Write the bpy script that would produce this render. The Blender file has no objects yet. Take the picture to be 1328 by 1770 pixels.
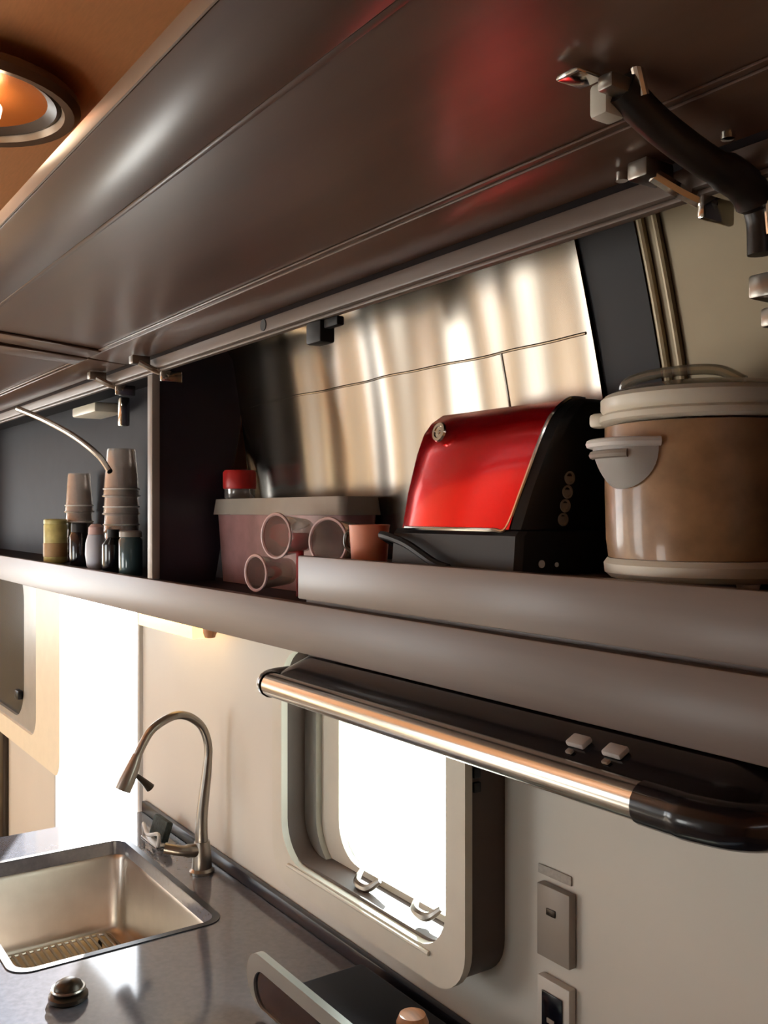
import bpy, bmesh, math, random
from mathutils import Vector, Matrix
from mathutils.geometry import tessellate_polygon

random.seed(7)
scene = bpy.context.scene
COL = scene.collection

# ---------------------------------------------------------------- camera
# World: X runs along the galley wall (far end is -X), Y goes into that wall, Z up.
FPX, CX, CY = 1650.0, 664.0, 885.0
TH = math.atan((CX + 473.0) / FPX)
CZ = 1.70
FWD = Vector((-math.cos(TH), math.sin(TH), 0))
RGT = Vector((math.sin(TH), math.cos(TH), 0))
CAM = Vector((0, 0, CZ))
cam_data = bpy.data.cameras.new('camera')
cam = bpy.data.objects.new('camera', cam_data)
COL.objects.link(cam)
cam_data.sensor_fit = 'HORIZONTAL'
cam_data.sensor_width = 36.0
cam_data.lens = 36.0 * FPX / 1328.0
cam_data.clip_start = 0.02
R = Matrix((RGT, Vector((0, 0, 1)), -FWD)).transposed()
cam.matrix_world = Matrix.Translation(CAM) @ R.to_4x4()
scene.camera = cam

def ray(u, v):
    return FWD + RGT * ((u - CX) / FPX) + Vector((0, 0, -(v - CY) / FPX))
def on_y(u, v, y):
    d = ray(u, v); return CAM + d * (y / d.y)
def on_z(u, v, z):
    d = ray(u, v); return CAM + d * ((z - CZ) / d.z)
def on_x(u, v, x):
    d = ray(u, v); return CAM + d * (x / d.x)

# ---------------------------------------------------------------- world, sun, exposure
scene.view_settings.view_transform = 'Standard'
scene.view_settings.look = 'None'
scene.view_settings.gamma = 1.0
scene.view_settings.use_curve_mapping = False
scene.view_settings.exposure = 0.12
world = bpy.data.worlds.new('sky')
scene.world = world
world.use_nodes = True
wn = world.node_tree
bg = wn.nodes['Background']
bg.inputs['Color'].default_value = (0.92, 0.96, 1.0, 1)
bg.inputs['Strength'].default_value = 7.0
sun_d = bpy.data.lights.new('sun', 'SUN')
sun_d.energy = 40.0
sun_d.angle = 0.02
sun_d.color = (1.0, 0.96, 0.9)
sun = bpy.data.objects.new('sun', sun_d)
COL.objects.link(sun)
sun_dir = Vector((2.0, -1.0, -1.0)).normalized()          # low sun that slants in through the doorway
sun.rotation_euler = sun_dir.to_track_quat('-Z', 'Y').to_euler()
try:
    scene.cycles.use_denoising = True
    scene.cycles.max_bounces = 10
    scene.cycles.transparent_max_bounces = 16
    scene.cycles.caustics_reflective = True
    scene.cycles.sample_clamp_indirect = 6.0
except Exception:
    pass

# ---------------------------------------------------------------- materials
def lin(c):
    return tuple((x / 255 / 12.92) if x / 255 <= 0.04045 else ((x / 255 + 0.055) / 1.055) ** 2.4 for x in c)

def mat(name, rgb, rough=0.5, metal=0.0, var=0.06, scale=18.0, bump=0.0, bscale=120.0, coat=0.0,
        stretch=(1, 1, 1), spec=0.5, aniso=0.0, emit=None, estr=0.0, trans=0.0, ior=1.45, rvar=0.0, crough=0.08):
    m = bpy.data.materials.new(name)
    m.use_nodes = True
    nt = m.node_tree
    b = nt.nodes['Principled BSDF']
    b.inputs['Roughness'].default_value = rough
    b.inputs['Metallic'].default_value = metal
    b.inputs['Specular IOR Level'].default_value = spec
    b.inputs['Coat Weight'].default_value = coat
    b.inputs['Coat Roughness'].default_value = crough
    b.inputs['Transmission Weight'].default_value = trans
    b.inputs['IOR'].default_value = ior
    b.inputs['Anisotropic'].default_value = aniso
    c = lin(rgb)
    tc = nt.nodes.new('ShaderNodeTexCoord')
    mp = nt.nodes.new('ShaderNodeMapping')
    mp.inputs['Scale'].default_value = stretch
    nt.links.new(tc.outputs['Object'], mp.inputs['Vector'])
    nz = nt.nodes.new('ShaderNodeTexNoise')
    nz.inputs['Scale'].default_value = scale
    nz.inputs['Detail'].default_value = 5
    nt.links.new(mp.outputs['Vector'], nz.inputs['Vector'])
    rp = nt.nodes.new('ShaderNodeValToRGB')
    rp.color_ramp.elements[0].position = 0.3
    rp.color_ramp.elements[1].position = 0.7
    rp.color_ramp.elements[0].color = tuple(max(0, x * (1 - var)) for x in c) + (1,)
    rp.color_ramp.elements[1].color = tuple(min(1, x * (1 + var)) for x in c) + (1,)
    nt.links.new(nz.outputs['Fac'], rp.inputs['Fac'])
    nt.links.new(rp.outputs['Color'], b.inputs['Base Color'])
    if rvar:
        mr = nt.nodes.new('ShaderNodeMapRange')
        mr.inputs['To Min'].default_value = max(0.02, rough - rvar)
        mr.inputs['To Max'].default_value = rough + rvar
        nt.links.new(nz.outputs['Fac'], mr.inputs['Value'])
        nt.links.new(mr.outputs['Result'], b.inputs['Roughness'])
    if bump:
        n2 = nt.nodes.new('ShaderNodeTexNoise')
        n2.inputs['Scale'].default_value = bscale
        nt.links.new(mp.outputs['Vector'], n2.inputs['Vector'])
        bp = nt.nodes.new('ShaderNodeBump')
        bp.inputs['Strength'].default_value = bump
        bp.inputs['Distance'].default_value = 0.002
        nt.links.new(n2.outputs['Fac'], bp.inputs['Height'])
        nt.links.new(bp.outputs['Normal'], b.inputs['Normal'])
    if emit:
        b.inputs['Emission Color'].default_value = lin(emit) + (1,)
        b.inputs['Emission Strength'].default_value = estr
    return m

def glass_mat(name, rgb, tint=0.9, rough=0.05, gloss=0.12, body=0.0):
    """thin glass or clear plastic: see-through with a fresnel reflection"""
    m = bpy.data.materials.new(name)
    m.use_nodes = True
    nt = m.node_tree
    nt.nodes.clear()
    out = nt.nodes.new('ShaderNodeOutputMaterial')
    tr = nt.nodes.new('ShaderNodeBsdfTransparent')
    c = lin(rgb)
    tr.inputs['Color'].default_value = tuple(x * tint for x in c) + (1,)
    gl = nt.nodes.new('ShaderNodeBsdfGlossy')
    gl.inputs['Roughness'].default_value = rough
    lw = nt.nodes.new('ShaderNodeLayerWeight')
    lw.inputs['Blend'].default_value = 0.35
    mr = nt.nodes.new('ShaderNodeMapRange')
    mr.inputs['To Min'].default_value = gloss * 0.4
    mr.inputs['To Max'].default_value = min(1.0, gloss * 5)
    nt.links.new(lw.outputs['Facing'], mr.inputs['Value'])
    mix = nt.nodes.new('ShaderNodeMixShader')
    nt.links.new(mr.outputs['Result'], mix.inputs['Fac'])
    nt.links.new(tr.outputs[0], mix.inputs[1])
    nt.links.new(gl.outputs[0], mix.inputs[2])
    last = mix
    if body:
        df = nt.nodes.new('ShaderNodeBsdfDiffuse')
        df.inputs['Color'].default_value = c + (1,)
        mx = nt.nodes.new('ShaderNodeMixShader')
        mx.inputs['Fac'].default_value = body
        nt.links.new(mix.outputs[0], mx.inputs[1])
        nt.links.new(df.outputs[0], mx.inputs[2])
        last = mx
    nt.links.new(last.outputs[0], out.inputs['Surface'])
    return m

M = {}
M['laminate'] = mat('taupe_laminate', (116, 101, 92), 0.44, var=0.10, scale=5, stretch=(0.6, 6, 6), coat=0.2, crough=0.25, rvar=0.06)
M['door'] = mat('dark_brown_laminate', (94, 67, 53), 0.42, var=0.18, scale=4, stretch=(0.5, 5, 5), coat=0.7, crough=0.22, rvar=0.05)
M['door_edge'] = mat('door_edge_band', (150, 132, 116), 0.4)
M['navy'] = mat('dark_divider_laminate', (42, 36, 48), 0.35, var=0.2, scale=4, coat=0.2)
M['cab_in'] = mat('cabinet_interior_dark', (27, 25, 31), 0.6, var=0.15, spec=0.2)
M['edge'] = mat('taupe_edge_band', (150, 138, 130), 0.4)
M['wall'] = mat('pale_wall_laminate', (208, 202, 191), 0.5, var=0.03, scale=3, bump=0.05, bscale=60)
M['floor'] = mat('floor_vinyl', (136, 126, 114), 0.45, var=0.2, scale=6, stretch=(0.4, 6, 1))
M['alu'] = mat('brushed_aluminium', (154, 145, 134), 0.26, 1.0, var=0.04, scale=30, stretch=(8, 1, 0.3))
M['ceil'] = mat('reflection_tinted_ceiling', (226, 160, 108), 0.38, 0.2, var=0.05, scale=40, stretch=(1, 8, 1))  # warm reflected light is put into the metal's base colour
M['dark_strip'] = mat('dark_strip_finish', (26, 22, 27), 0.5, 0.0, spec=0.3)
M['beige'] = mat('beige_skin', (118, 102, 76), 0.4, 0.3, var=0.03)
M['bead'] = mat('beige_bead', (150, 132, 102), 0.35, 0.4)
M['chrome'] = mat('polished_chrome', (222, 220, 214), 0.12, 1.0, var=0.02)
M['nickel'] = mat('brushed_nickel', (150, 144, 136), 0.3, 1.0, var=0.04)
M['steel'] = mat('stainless_steel', (214, 210, 200), 0.24, 1.0, var=0.05, scale=30, stretch=(1, 10, 10), rvar=0.05)
M['railsteel'] = mat('polished_rail_steel', (216, 214, 208), 0.2, 1.0, var=0.01)
M['sink'] = mat('sink_stainless', (205, 198, 188), 0.33, 1.0, var=0.05, scale=20, rvar=0.06)
M['black'] = mat('black_plastic', (15, 15, 17), 0.38, var=0.1, spec=0.35)
M['matblack'] = mat('matt_black_plastic', (22, 22, 24), 0.55, var=0.1)
M['hoodblack'] = mat('hood_black', (20, 19, 26), 0.22, var=0.1, coat=0.3)
M['counter'] = mat('dark_gloss_counter', (92, 95, 104), 0.10, var=0.12, scale=90, coat=0.6)
M['splash'] = mat('navy_upstand', (24, 28, 40), 0.3)
M['bezel'] = mat('pale_window_plastic', (206, 200, 186), 0.4, var=0.03)
M['surround'] = mat('grey_brown_surround', (84, 70, 63), 0.5, var=0.06)
M['sash'] = mat('silver_sash', (186, 186, 178), 0.28, 0.7, var=0.03)
M['cream'] = mat('cream_window_frame', (232, 222, 198), 0.4, var=0.03)
M['gasket'] = mat('grey_gasket', (170, 172, 170), 0.3, 0.4)
M['pane'] = glass_mat('window_glass', (246, 252, 250), 0.97, 0.02, 0.05)
M['darkglass'] = mat('dark_tinted_glass', (30, 40, 48), 0.25, var=0.1, spec=0.15)
M['ground'] = mat('pale_concrete', (236, 236, 232), 0.9, var=0.05, scale=1.5)
M['red'] = mat('red_metallic_paint', (226, 0, 14), 0.24, 0.75, var=0.03, coat=0.5)
M['redplastic'] = mat('red_plastic', (190, 40, 40), 0.4)
M['pink'] = mat('pink_white_plastic', (214, 180, 176), 0.4, var=0.12, scale=14)
M['boxpink'] = mat('rosy_translucent_plastic', (150, 112, 112), 0.35, var=0.3, scale=14)
M['greylid'] = mat('grey_lid', (158, 152, 142), 0.35)
M['peach'] = mat('peach_plastic', (236, 150, 116), 0.4, var=0.05)
M['pot'] = mat('mottled_brown_pot', (158, 122, 88), 0.34, var=0.28, scale=26, coat=0.3)
M['potlight'] = mat('cream_plastic', (222, 214, 196), 0.35, var=0.02)
M['white'] = mat('white_plastic', (232, 230, 226), 0.35, var=0.02)
M['clear'] = glass_mat('clear_plastic', (242, 236, 232), 0.9, 0.08, 0.16, 0.10)
M['cupglass'] = glass_mat('clear_cup_plastic', (244, 240, 236), 0.95, 0.10, 0.16, 0.20)
M['lidglass'] = glass_mat('lid_glass', (230, 226, 212), 0.88, 0.06, 0.2, 0.18)
M['yellow'] = mat('yellow_green_tin', (206, 196, 128), 0.4, var=0.25, scale=30)
M['amber'] = mat('tan_label', (176, 142, 96), 0.5, var=0.15)
M['teal'] = mat('teal_glass_bottle', (66, 92, 98), 0.15, var=0.1, coat=0.5)
M['bottle'] = mat('dark_bottle', (24, 24, 32), 0.15, var=0.1, coat=0.5)
M['bluewhite'] = mat('bluish_white_plastic', (206, 212, 226), 0.35)
M['plate'] = mat('grey_switch_plate', (150, 140, 130), 0.4, var=0.03)
M['platelight'] = mat('pale_switch_plate', (206, 200, 190), 0.4, var=0.03)
M['label'] = mat('grey_label', (168, 160, 150), 0.6, var=0.1, scale=200)
M['screen'] = mat('dark_display', (12, 12, 22), 0.15)
M['greylight'] = mat('light_grey', (190, 188, 184), 0.35)
M['stove'] = mat('grey_enamel_trim', (150, 152, 146), 0.3, 0.3, var=0.04)
M['stoveglass'] = mat('dark_stove_glass', (30, 32, 40), 0.1, var=0.1, coat=0.4)
M['lid_shade'] = mat('navy_lid_shade', (22, 26, 36), 0.5, var=0.1, spec=0.2)  # shadow tone behind the raised lid, put into the colour
M['wood'] = mat('tan_wood', (198, 140, 98), 0.4, var=0.2, scale=20, stretch=(1, 8, 1))
M['bronze'] = mat('dark_bronze', (58, 50, 42), 0.3, 0.6)
M['scrub'] = mat('dark_green_scrub', (52, 60, 58), 0.9, var=0.4, scale=90, bump=0.6, bscale=200)
M['armgrey'] = mat('dark_grey_arm', (48, 42, 38), 0.35, 0.3)
M['bulb'] = mat('lamp_bulb', (255, 240, 220), 0.4, emit=(255, 226, 190), estr=22)
M['warmlight'] = mat('warm_diffuser', (255, 230, 180), 0.4, emit=(255, 205, 130), estr=2.0)
M['bowl'] = mat('copper_reflector', (196, 122, 66), 0.22, 0.8)
M['rim'] = mat('grey_lamp_rim', (140, 124, 108), 0.3, 0.8)
M['tan'] = mat('tan_wood_panel', (188, 142, 92), 0.45, var=0.15, scale=6, stretch=(4, 4, 0.5))
M['tanwall'] = mat('tan_wall', (186, 158, 124), 0.5, var=0.05)
M['orange'] = mat('orange_reflected_panel', (206, 120, 52), 0.6, var=0.1)
M['brownpanel'] = mat('brown_reflected_panel', (92, 66, 54), 0.5, var=0.15)
M['creampanel'] = mat('cream_reflected_panel', (222, 206, 168), 0.6, var=0.05)
M['cupboard'] = mat('base_cabinet_laminate', (120, 108, 100), 0.4, var=0.1, scale=5, stretch=(6, 6, 0.6))

# ---------------------------------------------------------------- mesh helpers
ORG = {}
def link(o):
    COL.objects.link(o); return o

def thing(name, label, cat, loc, group=None, rz=0.0):
    o = link(bpy.data.objects.new(name, None))
    o.empty_display_size = 0.05
    o.location = loc
    o.rotation_euler = (0, 0, rz)
    o['label'] = label; o['category'] = cat
    if group: o['group'] = group
    ORG[o.name] = Vector(loc)
    return o

def obj(name, bm, material, parent=None, world=True, smooth=True, angle=35):
    """link a bmesh as ONE object; world coordinates are made local to the parent thing"""
    me = bpy.data.meshes.new(name)
    bmesh.ops.recalc_face_normals(bm, faces=bm.faces[:])
    if parent is None:
        xs = [v.co.x for v in bm.verts]; ys = [v.co.y for v in bm.verts]; zs = [v.co.z for v in bm.verts]
        org = Vector(((min(xs) + max(xs)) / 2, (min(ys) + max(ys)) / 2, min(zs)))
        bmesh.ops.translate(bm, verts=bm.verts[:], vec=-org)
    else:
        org = ORG[parent.name]
        if world:
            bmesh.ops.translate(bm, verts=bm.verts[:], vec=-org)
    if smooth:
        for f in bm.faces: f.smooth = True
        for e in bm.edges:
            if len(e.link_faces) == 2 and e.calc_face_angle(0) > math.radians(angle):
                e.smooth = False
    bm.to_mesh(me); bm.free()
    me.materials.append(material)
    o = link(bpy.data.objects.new(name, me))
    if parent is None:
        o.location = org
    else:
        o.parent = parent
    ORG[o.name] = org
    return o

def tag(o, label, cat, group=None):
    o['label'] = label; o['category'] = cat
    if group: o['group'] = group
    return o
def struct(o, label=None):
    o['kind'] = 'structure'
    if label: o['label'] = label
    return o

def bbox(x0, x1, y0, y1, z0, z1, bevel=0.0, seg=2, bm=None):
    b = bmesh.new()
    bmesh.ops.create_cube(b, size=1)
    for v in b.verts:
        v.co = Vector(((x0 + x1) / 2 + v.co.x * abs(x1 - x0), (y0 + y1) / 2 + v.co.y * abs(y1 - y0), (z0 + z1) / 2 + v.co.z * abs(z1 - z0)))
    if bevel:
        bmesh.ops.bevel(b, geom=b.edges[:], offset=bevel, segments=seg, profile=0.5, affect='EDGES')
    if bm is None: return b
    return merge(bm, b)

def merge(a, b):
    me = bpy.data.meshes.new('tmp'); b.to_mesh(me); b.free()
    a.from_mesh(me); bpy.data.meshes.remove(me)
    return a

def lathe(profile, center=(0, 0, 0), seg=40, axis='Z', cap=True, arc=None):
    b = bmesh.new()
    rings = []
    for r, z in profile:
        if r < 1e-6:
            rings.append([b.verts.new((0, 0, z))]); continue
        rings.append([b.verts.new((r * math.cos(2 * math.pi * k / seg), r * math.sin(2 * math.pi * k / seg), z)) for k in range(seg)])
    for a, c in zip(rings[:-1], rings[1:]):
        for k in range(seg):
            k2 = (k + 1) % seg
            if len(a) == 1 and len(c) == 1: continue
            if len(a) == 1: b.faces.new((a[0], c[k], c[k2]))
            elif len(c) == 1: b.faces.new((a[k], a[k2], c[0]))
            else: b.faces.new((a[k], a[k2], c[k2], c[k]))
    if axis == 'Y':
        bmesh.ops.rotate(b, verts=b.verts[:], matrix=Matrix.Rotation(math.radians(90), 3, 'X'))
    elif axis == 'X':
        bmesh.ops.rotate(b, verts=b.verts[:], matrix=Matrix.Rotation(math.radians(90), 3, 'Y'))
    bmesh.ops.translate(b, verts=b.verts[:], vec=Vector(center))
    return b

def tube(pts, rad, seg=12, closed=False):
    """round tube along points; rad is a number or a list"""
    pts = [Vector(p) for p in pts]
    n = len(pts)
    rads = rad if isinstance(rad, (list, tuple)) else [rad] * n
    b = bmesh.new()
    rings = []
    up = None
    for i, p in enumerate(pts):
        if closed: t = (pts[(i + 1) % n] - pts[i - 1])
        else: t = pts[min(i + 1, n - 1)] - pts[max(i - 1, 0)]
        t.normalize()
        if up is None:
            up = Vector((0, 0, 1)) if abs(t.z) < 0.9 else Vector((1, 0, 0))
        s = t.cross(up).normalized(); up = s.cross(t).normalized()
        rings.append([b.verts.new(p + (s * math.cos(2 * math.pi * k / seg) + up * math.sin(2 * math.pi * k / seg)) * rads[i]) for k in range(seg)])
    m = n if closed else n - 1
    for i in range(m):
        a, c = rings[i], rings[(i + 1) % n]
        for k in range(seg):
            b.faces.new((a[k], a[(k + 1) % seg], c[(k + 1) % seg], c[k]))
    if not closed:
        b.faces.new(rings[0][::-1]); b.faces.new(rings[-1])
    return b

def smooth_path(pts, n=8):
    pts = [Vector(p) for p in pts]
    out = []
    P = [pts[0] * 2 - pts[1]] + pts + [pts[-1] * 2 - pts[-2]]
    for i in range(1, len(P) - 2):
        for k in range(n):
            t = k / n
            p0, p1, p2, p3 = P[i - 1], P[i], P[i + 1], P[i + 2]
            out.append(0.5 * ((2 * p1) + (p2 - p0) * t + (2 * p0 - 5 * p1 + 4 * p2 - p3) * t * t + (3 * p1 - p0 - 3 * p2 + p3) * t ** 3))
    out.append(pts[-1])
    return out

def rrect(x0, x1, y0, y1, r, seg=8):
    """2D rounded rectangle, counter-clockwise"""
    out = []
    for cx, cy, a0 in ((x1 - r, y1 - r, 0), (x0 + r, y1 - r, 90), (x0 + r, y0 + r, 180), (x1 - r, y0 + r, 270)):
        for k in range(seg + 1):
            a = math.radians(a0 + 90 * k / seg)
            out.append((cx + r * math.cos(a), cy + r * math.sin(a)))
    return out

AX = {'X': lambda a, b, c: Vector((c, a, b)), 'Y': lambda a, b, c: Vector((a, c, b)), 'Z': lambda a, b, c: Vector((a, b, c))}
def slab(loops, axis, c0, c1, bevel=0.0):
    """plate with holes: loops[0] is the outline, the others are holes; extruded from c0 to c1 along axis"""
    f = AX[axis]
    b = bmesh.new()
    polys = [[Vector((p[0], p[1], 0)) for p in l] for l in loops]
    tris = tessellate_polygon(polys)
    flat = [p for l in loops for p in l]
    A = [b.verts.new(f(p[0], p[1], c0)) for p in flat]
    B = [b.verts.new(f(p[0], p[1], c1)) for p in flat]
    for t in tris:
        try:
            b.faces.new([A[i] for i in t]); b.faces.new([B[i] for i in t[::-1]])
        except ValueError: pass
    o = 0
    for l in loops:
        n = len(l)
        for k in range(n):
            i, j = o + k, o + (k + 1) % n
            b.faces.new((A[i], A[j], B[j], B[i]))
        o += n
    return b

def loft(loops, cap0=False, cap1=False, closed=True):
    b = bmesh.new()
    R_ = [[b.verts.new(p) for p in l] for l in loops]
    n = len(loops[0])
    for a, c in zip(R_[:-1], R_[1:]):
        for k in range(n if closed else n - 1):
            b.faces.new((a[k], a[(k + 1) % n], c[(k + 1) % n], c[k]))
    if cap0: b.faces.new(R_[0][::-1])
    if cap1: b.faces.new(R_[-1])
    return b

def sheet(profile, x0, x1, nx, thick, wave=None):
    """sheet that follows a (y,z) profile, stretched along X, with thickness away from the room"""
    b = bmesh.new()
    rows = []
    for i in range(nx + 1):
        x = x0 + (x1 - x0) * i / nx
        rows.append([b.verts.new((x, y + (wave(x, z) if wave else 0), z)) for y, z in profile])
    for a, c in zip(rows[:-1], rows[1:]):
        for k in range(len(profile) - 1):
            b.faces.new((a[k], a[k + 1], c[k + 1], c[k]))
    if thick:
        bmesh.ops.recalc_face_normals(b, faces=b.faces[:])
        bmesh.ops.solidify(b, geom=b.faces[:], thickness=thick)
    return b

H = lambda h: CZ + h                       # heights are given relative to the eye
PX = lambda xh: -xh                        # distance along the wall, away from the viewer

# ================================================================ setting
YW = 1.0                                   # inner face of the galley wall
X_FAR, X_NEAR = -5.6, 1.5
Y_OPP = -1.30
HC = H(-0.862)                             # worktop height

# galley wall with the window, the doorway and the far window cut out
DW0, DW1 = on_y(99, 1380, 1.0).x, -2.69                    # doorway
w1o = rrect(-1.72, -1.12, H(-0.735), H(-0.25), 0.07)
w2o = rrect(-5.0, -3.86, H(-0.88), H(-0.20), 0.07)
outline = [(X_FAR, 0), (DW0, 0), (DW0, 1.80), (DW1, 1.80), (DW1, 0), (X_NEAR, 0), (X_NEAR, 1.84), (X_FAR, 1.84)]
struct(obj('wall_galley', slab([outline, w1o, w2o], 'Y', YW, YW + 0.05), M['wall'], smooth=False), 'pale laminate galley wall behind the worktop')

# curved aluminium shell above the wall
def shell_y(h):
    t = min(1.0, max(0.0, (h - 0.10) / 0.45))
    return -0.15 + 1.15 * (1 - t ** 3.2) ** (1 / 3.2)
def prof(h0, h1, n, off=0.0):
    return [(shell_y(h0 + (h1 - h0) * k / n) - off, H(h0 + (h1 - h0) * k / n)) for k in range(n + 1)]
wav = lambda x, z: 0.0035 * math.sin(x * 17.0 + 0.6 * math.sin(z * 6)) + 0.002 * math.sin(x * 41 + 1.3)
skin = obj('wall_shell', sheet(prof(0.10, 0.44, 26), X_FAR, X_NEAR, 40, 0.0), M['ceil'])
struct(skin, 'curved upper shell of the trailer')
bm = bmesh.new()
th = [0.44 + 0.11 * (1 - (1 - k / 24) ** 2.4) for k in range(25)]
cp = [(shell_y(h), H(h)) for h in th]
cp += [(-0.30 - (y + 0.0), z) for y, z in cp[::-1][1:]] + [(-1.22, H(0.40)), (Y_OPP, H(0.34))]
struct(obj('ceiling', sheet(cp, X_FAR, X_NEAR, 4, 0.0), M['ceil']), 'brushed metal ceiling with its warm reflections put into the colour')
XO = (X_FAR, -5.25, -5.0, -4.7, -4.35, -4.05, -3.75, -3.5, -3.3, 0.0, X_NEAR)
OPM = ('orange', 'creampanel', 'brownpanel', 'creampanel', 'tanwall', 'brownpanel', 'creampanel', 'brownpanel', 'wall', 'tan')  # unseen colour bands, added to streak the reflections in the aluminium skin
for k in range(10):
    a, b_ = XO[k], XO[k + 1]
    loops = [[(a, 0), (b_, 0), (b_, H(0.44)), (a, H(0.44))]]
    if k == 8:
        loops += [rrect(-3.2, -2.3, 1.0, 1.75, 0.06), rrect(-1.40, -0.95, 0.85, 1.25, 0.06)]
    struct(obj('wall_opposite', slab(loops, 'Y', Y_OPP - 0.05, Y_OPP), M[OPM[k]], smooth=False), 'wall across the aisle')
struct(obj('wall_far', slab([[(Y_OPP, 0), (YW, 0), (YW, H(0.55)), (Y_OPP, H(0.55))], rrect(-1.1, 0.3, 1.0, 1.95, 0.08)], 'X', X_FAR - 0.05, X_FAR), M['creampanel'], smooth=False), 'far end wall')  # unseen window opening added to rake light along the locker
struct(obj('wall_near', bbox(X_NEAR, X_NEAR + 0.05, Y_OPP, YW, 0, H(0.5)), M['tan'], smooth=False), 'near end wall')
struct(obj('floor', bbox(X_FAR, X_NEAR, Y_OPP, YW, -0.05, 0.0), M['floor'], smooth=False), 'vinyl plank floor')
g = obj('ground', bbox(-40, 30, -40, 40, -0.62, -0.60), M['ground'], smooth=False)
struct(g, 'sunlit pale concrete ground outside')
# door jambs
struct(obj('trim_1', bbox(DW1 - 0.02, DW1, YW - 0.012, YW + 0.05, 0, 1.80, 0.004), M['greylight']), 'slim doorway jamb')
struct(obj('trim_2', bbox(DW0, DW0 + 0.02, YW - 0.012, YW + 0.05, 0, 1.80, 0.004), M['greylight']), 'slim doorway jamb')

# ---- window over the cooktop
WY = 0.915
win = thing('window_1', 'small rounded galley window with pale protruding bezel above the worktop', 'window', (-1.42, YW, H(-0.74)))
win['kind'] = 'structure'
del win['category']
bez_o = rrect(-1.728, -1.113, H(-0.742), H(-0.235), 0.075)
bez_i = rrect(-1.690, -1.160, H(-0.690), H(-0.27), 0.075)
obj('bezel', slab([bez_o, bez_i], 'Y', WY, WY + 0.014), M['bezel'], win, angle=40)
obj('surround', slab([rrect(-1.722, -1.119, H(-0.736), H(-0.241), 0.07), rrect(-1.696, -1.155, H(-0.684), H(-0.264), 0.07)], 'Y', WY + 0.014, YW), M['surround'], win, angle=40)
obj('sill_lip', tube([(-1.66 + 0.46 * k / 10, WY - 0.002, H(-0.697)) for k in range(11)], 0.004, 8), M['bezel'], win)
s_o = rrect(-1.715, -1.125, H(-0.73), H(-0.25), 0.09)
s_m = rrect(-1.650, -1.150, H(-0.700), H(-0.27), 0.09)
s_i = rrect(-1.585, -1.155, H(-0.672), H(-0.275), 0.07)
obj('sash', slab([s_o, s_m], 'Y', 0.972, 0.995), M['sash'], win, angle=40)
obj('inner_sash', slab([s_m, s_i], 'Y', 0.985, 1.01), M['bezel'], win, angle=40)
obj('pane', slab([s_i], 'Y', 0.996, 1.0), M['pane'], win, smooth=False)
def latch(u, v, dark=False, w=0.075):
    p = on_y(u, v, 0.965)
    pts = smooth_path([p + Vector((-w / 2, 0.008, 0.004)), p + Vector((-w * 0.25, -0.016, -0.008)), p + Vector((w * 0.2, -0.016, -0.010)), p + Vector((w / 2, -0.004, 0.008))], 6)
    n = len(pts)
    return tube(pts, [0.004 + 0.004 * (k / n if dark else abs(math.sin(math.pi * k / n))) for k in range(n)], 8)
l1 = obj('latch', latch(640, 1518), M['nickel'], win)
l2 = obj('latch', latch(742, 1565), M['nickel'], win)
obj('latch', latch(606, 1540, w=0.05), M['nickel'], win)  # extra small tube standing in for the reflection of a latch
lh = obj('latch_reflection', latch(695, 1594, True), M['black'], win); lh['label'] = 'black curved hook modelled for the reflection of a latch'  # dark hook modelled where a latch is mirrored
for v in (1335, 1360):
    p = on_x(822, v, -1.119)
    obj('clip', bbox(p.x - 0.001, p.x + 0.006, p.y - 0.007, p.y + 0.007, p.z - 0.008, p.z + 0.008, 0.002), M['black'], win)

# ---- far window with cream frame
w2 = thing('window_2', 'dark far window with a rounded cream frame beyond the doorway', 'window', (-4.4, YW, H(-0.95)))
w2['kind'] = 'structure'
del w2['category']
f_o = rrect(-5.10, on_y(103, 1200, 0.95).x, H(-0.925), H(-0.15), 0.06)
fr = on_y(62, 1200, 0.95).x
f_i = rrect(-5.02, fr, H(-0.845), H(-0.2), 0.08)
f_g = rrect(-4.9, fr - 0.22, H(-0.82), H(-0.22), 0.14)
obj('frame', slab([f_o, f_i], 'Y', 0.95, YW), M['cream'], w2, angle=40)
obj('gasket', slab([f_i, f_g], 'Y', 0.962, YW), M['gasket'], w2, angle=40)
obj('pane', slab([f_g], 'Y', 0.975, 0.985), M['darkglass'], w2, smooth=False)
p = on_y(33, 1200, 0.955)
obj('latch', bbox(p.x - 0.03, p.x + 0.03, p.y - 0.012, p.y + 0.01, p.z - 0.018, p.z + 0.018, 0.006), M['black'], w2)
p = on_y(4, 1370, 0.98)
struct(obj('trim_3', bbox(p.x - 0.09, p.x + 0.03, 0.975, YW, 0, H(-0.93), 0.004), M['bronze']), 'dark brown upright trim below the far window')

# ================================================================ overhead locker
YF = 0.75
SH_TOP, SH_BOT = H(-0.1448), H(-0.224)
HINGE = H(0.331)
XL, XR = -4.4, -0.46
XD = on_y(258, 900, YF).x                    # divider position
cab = thing('overhead_locker', 'long overhead locker with flip-up doors raised and open shelves', 'cabinet', ((XL + XR) / 2, 0.87, SH_BOT))
obj('front_rail', bbox(XL, XR, YF, YF + 0.018, SH_BOT, SH_TOP, 0.002), M['laminate'], cab)
obj('bottom_panel', bbox(XL, XR, YF + 0.019, YW, SH_BOT, SH_BOT + 0.012), M['laminate'], cab, smooth=False)
DECK = H(-0.152)
obj('shelf', bbox(XL, XR, YF + 0.019, YW - 0.002, DECK - 0.012, DECK), M['cab_in'], cab, smooth=False)
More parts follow.
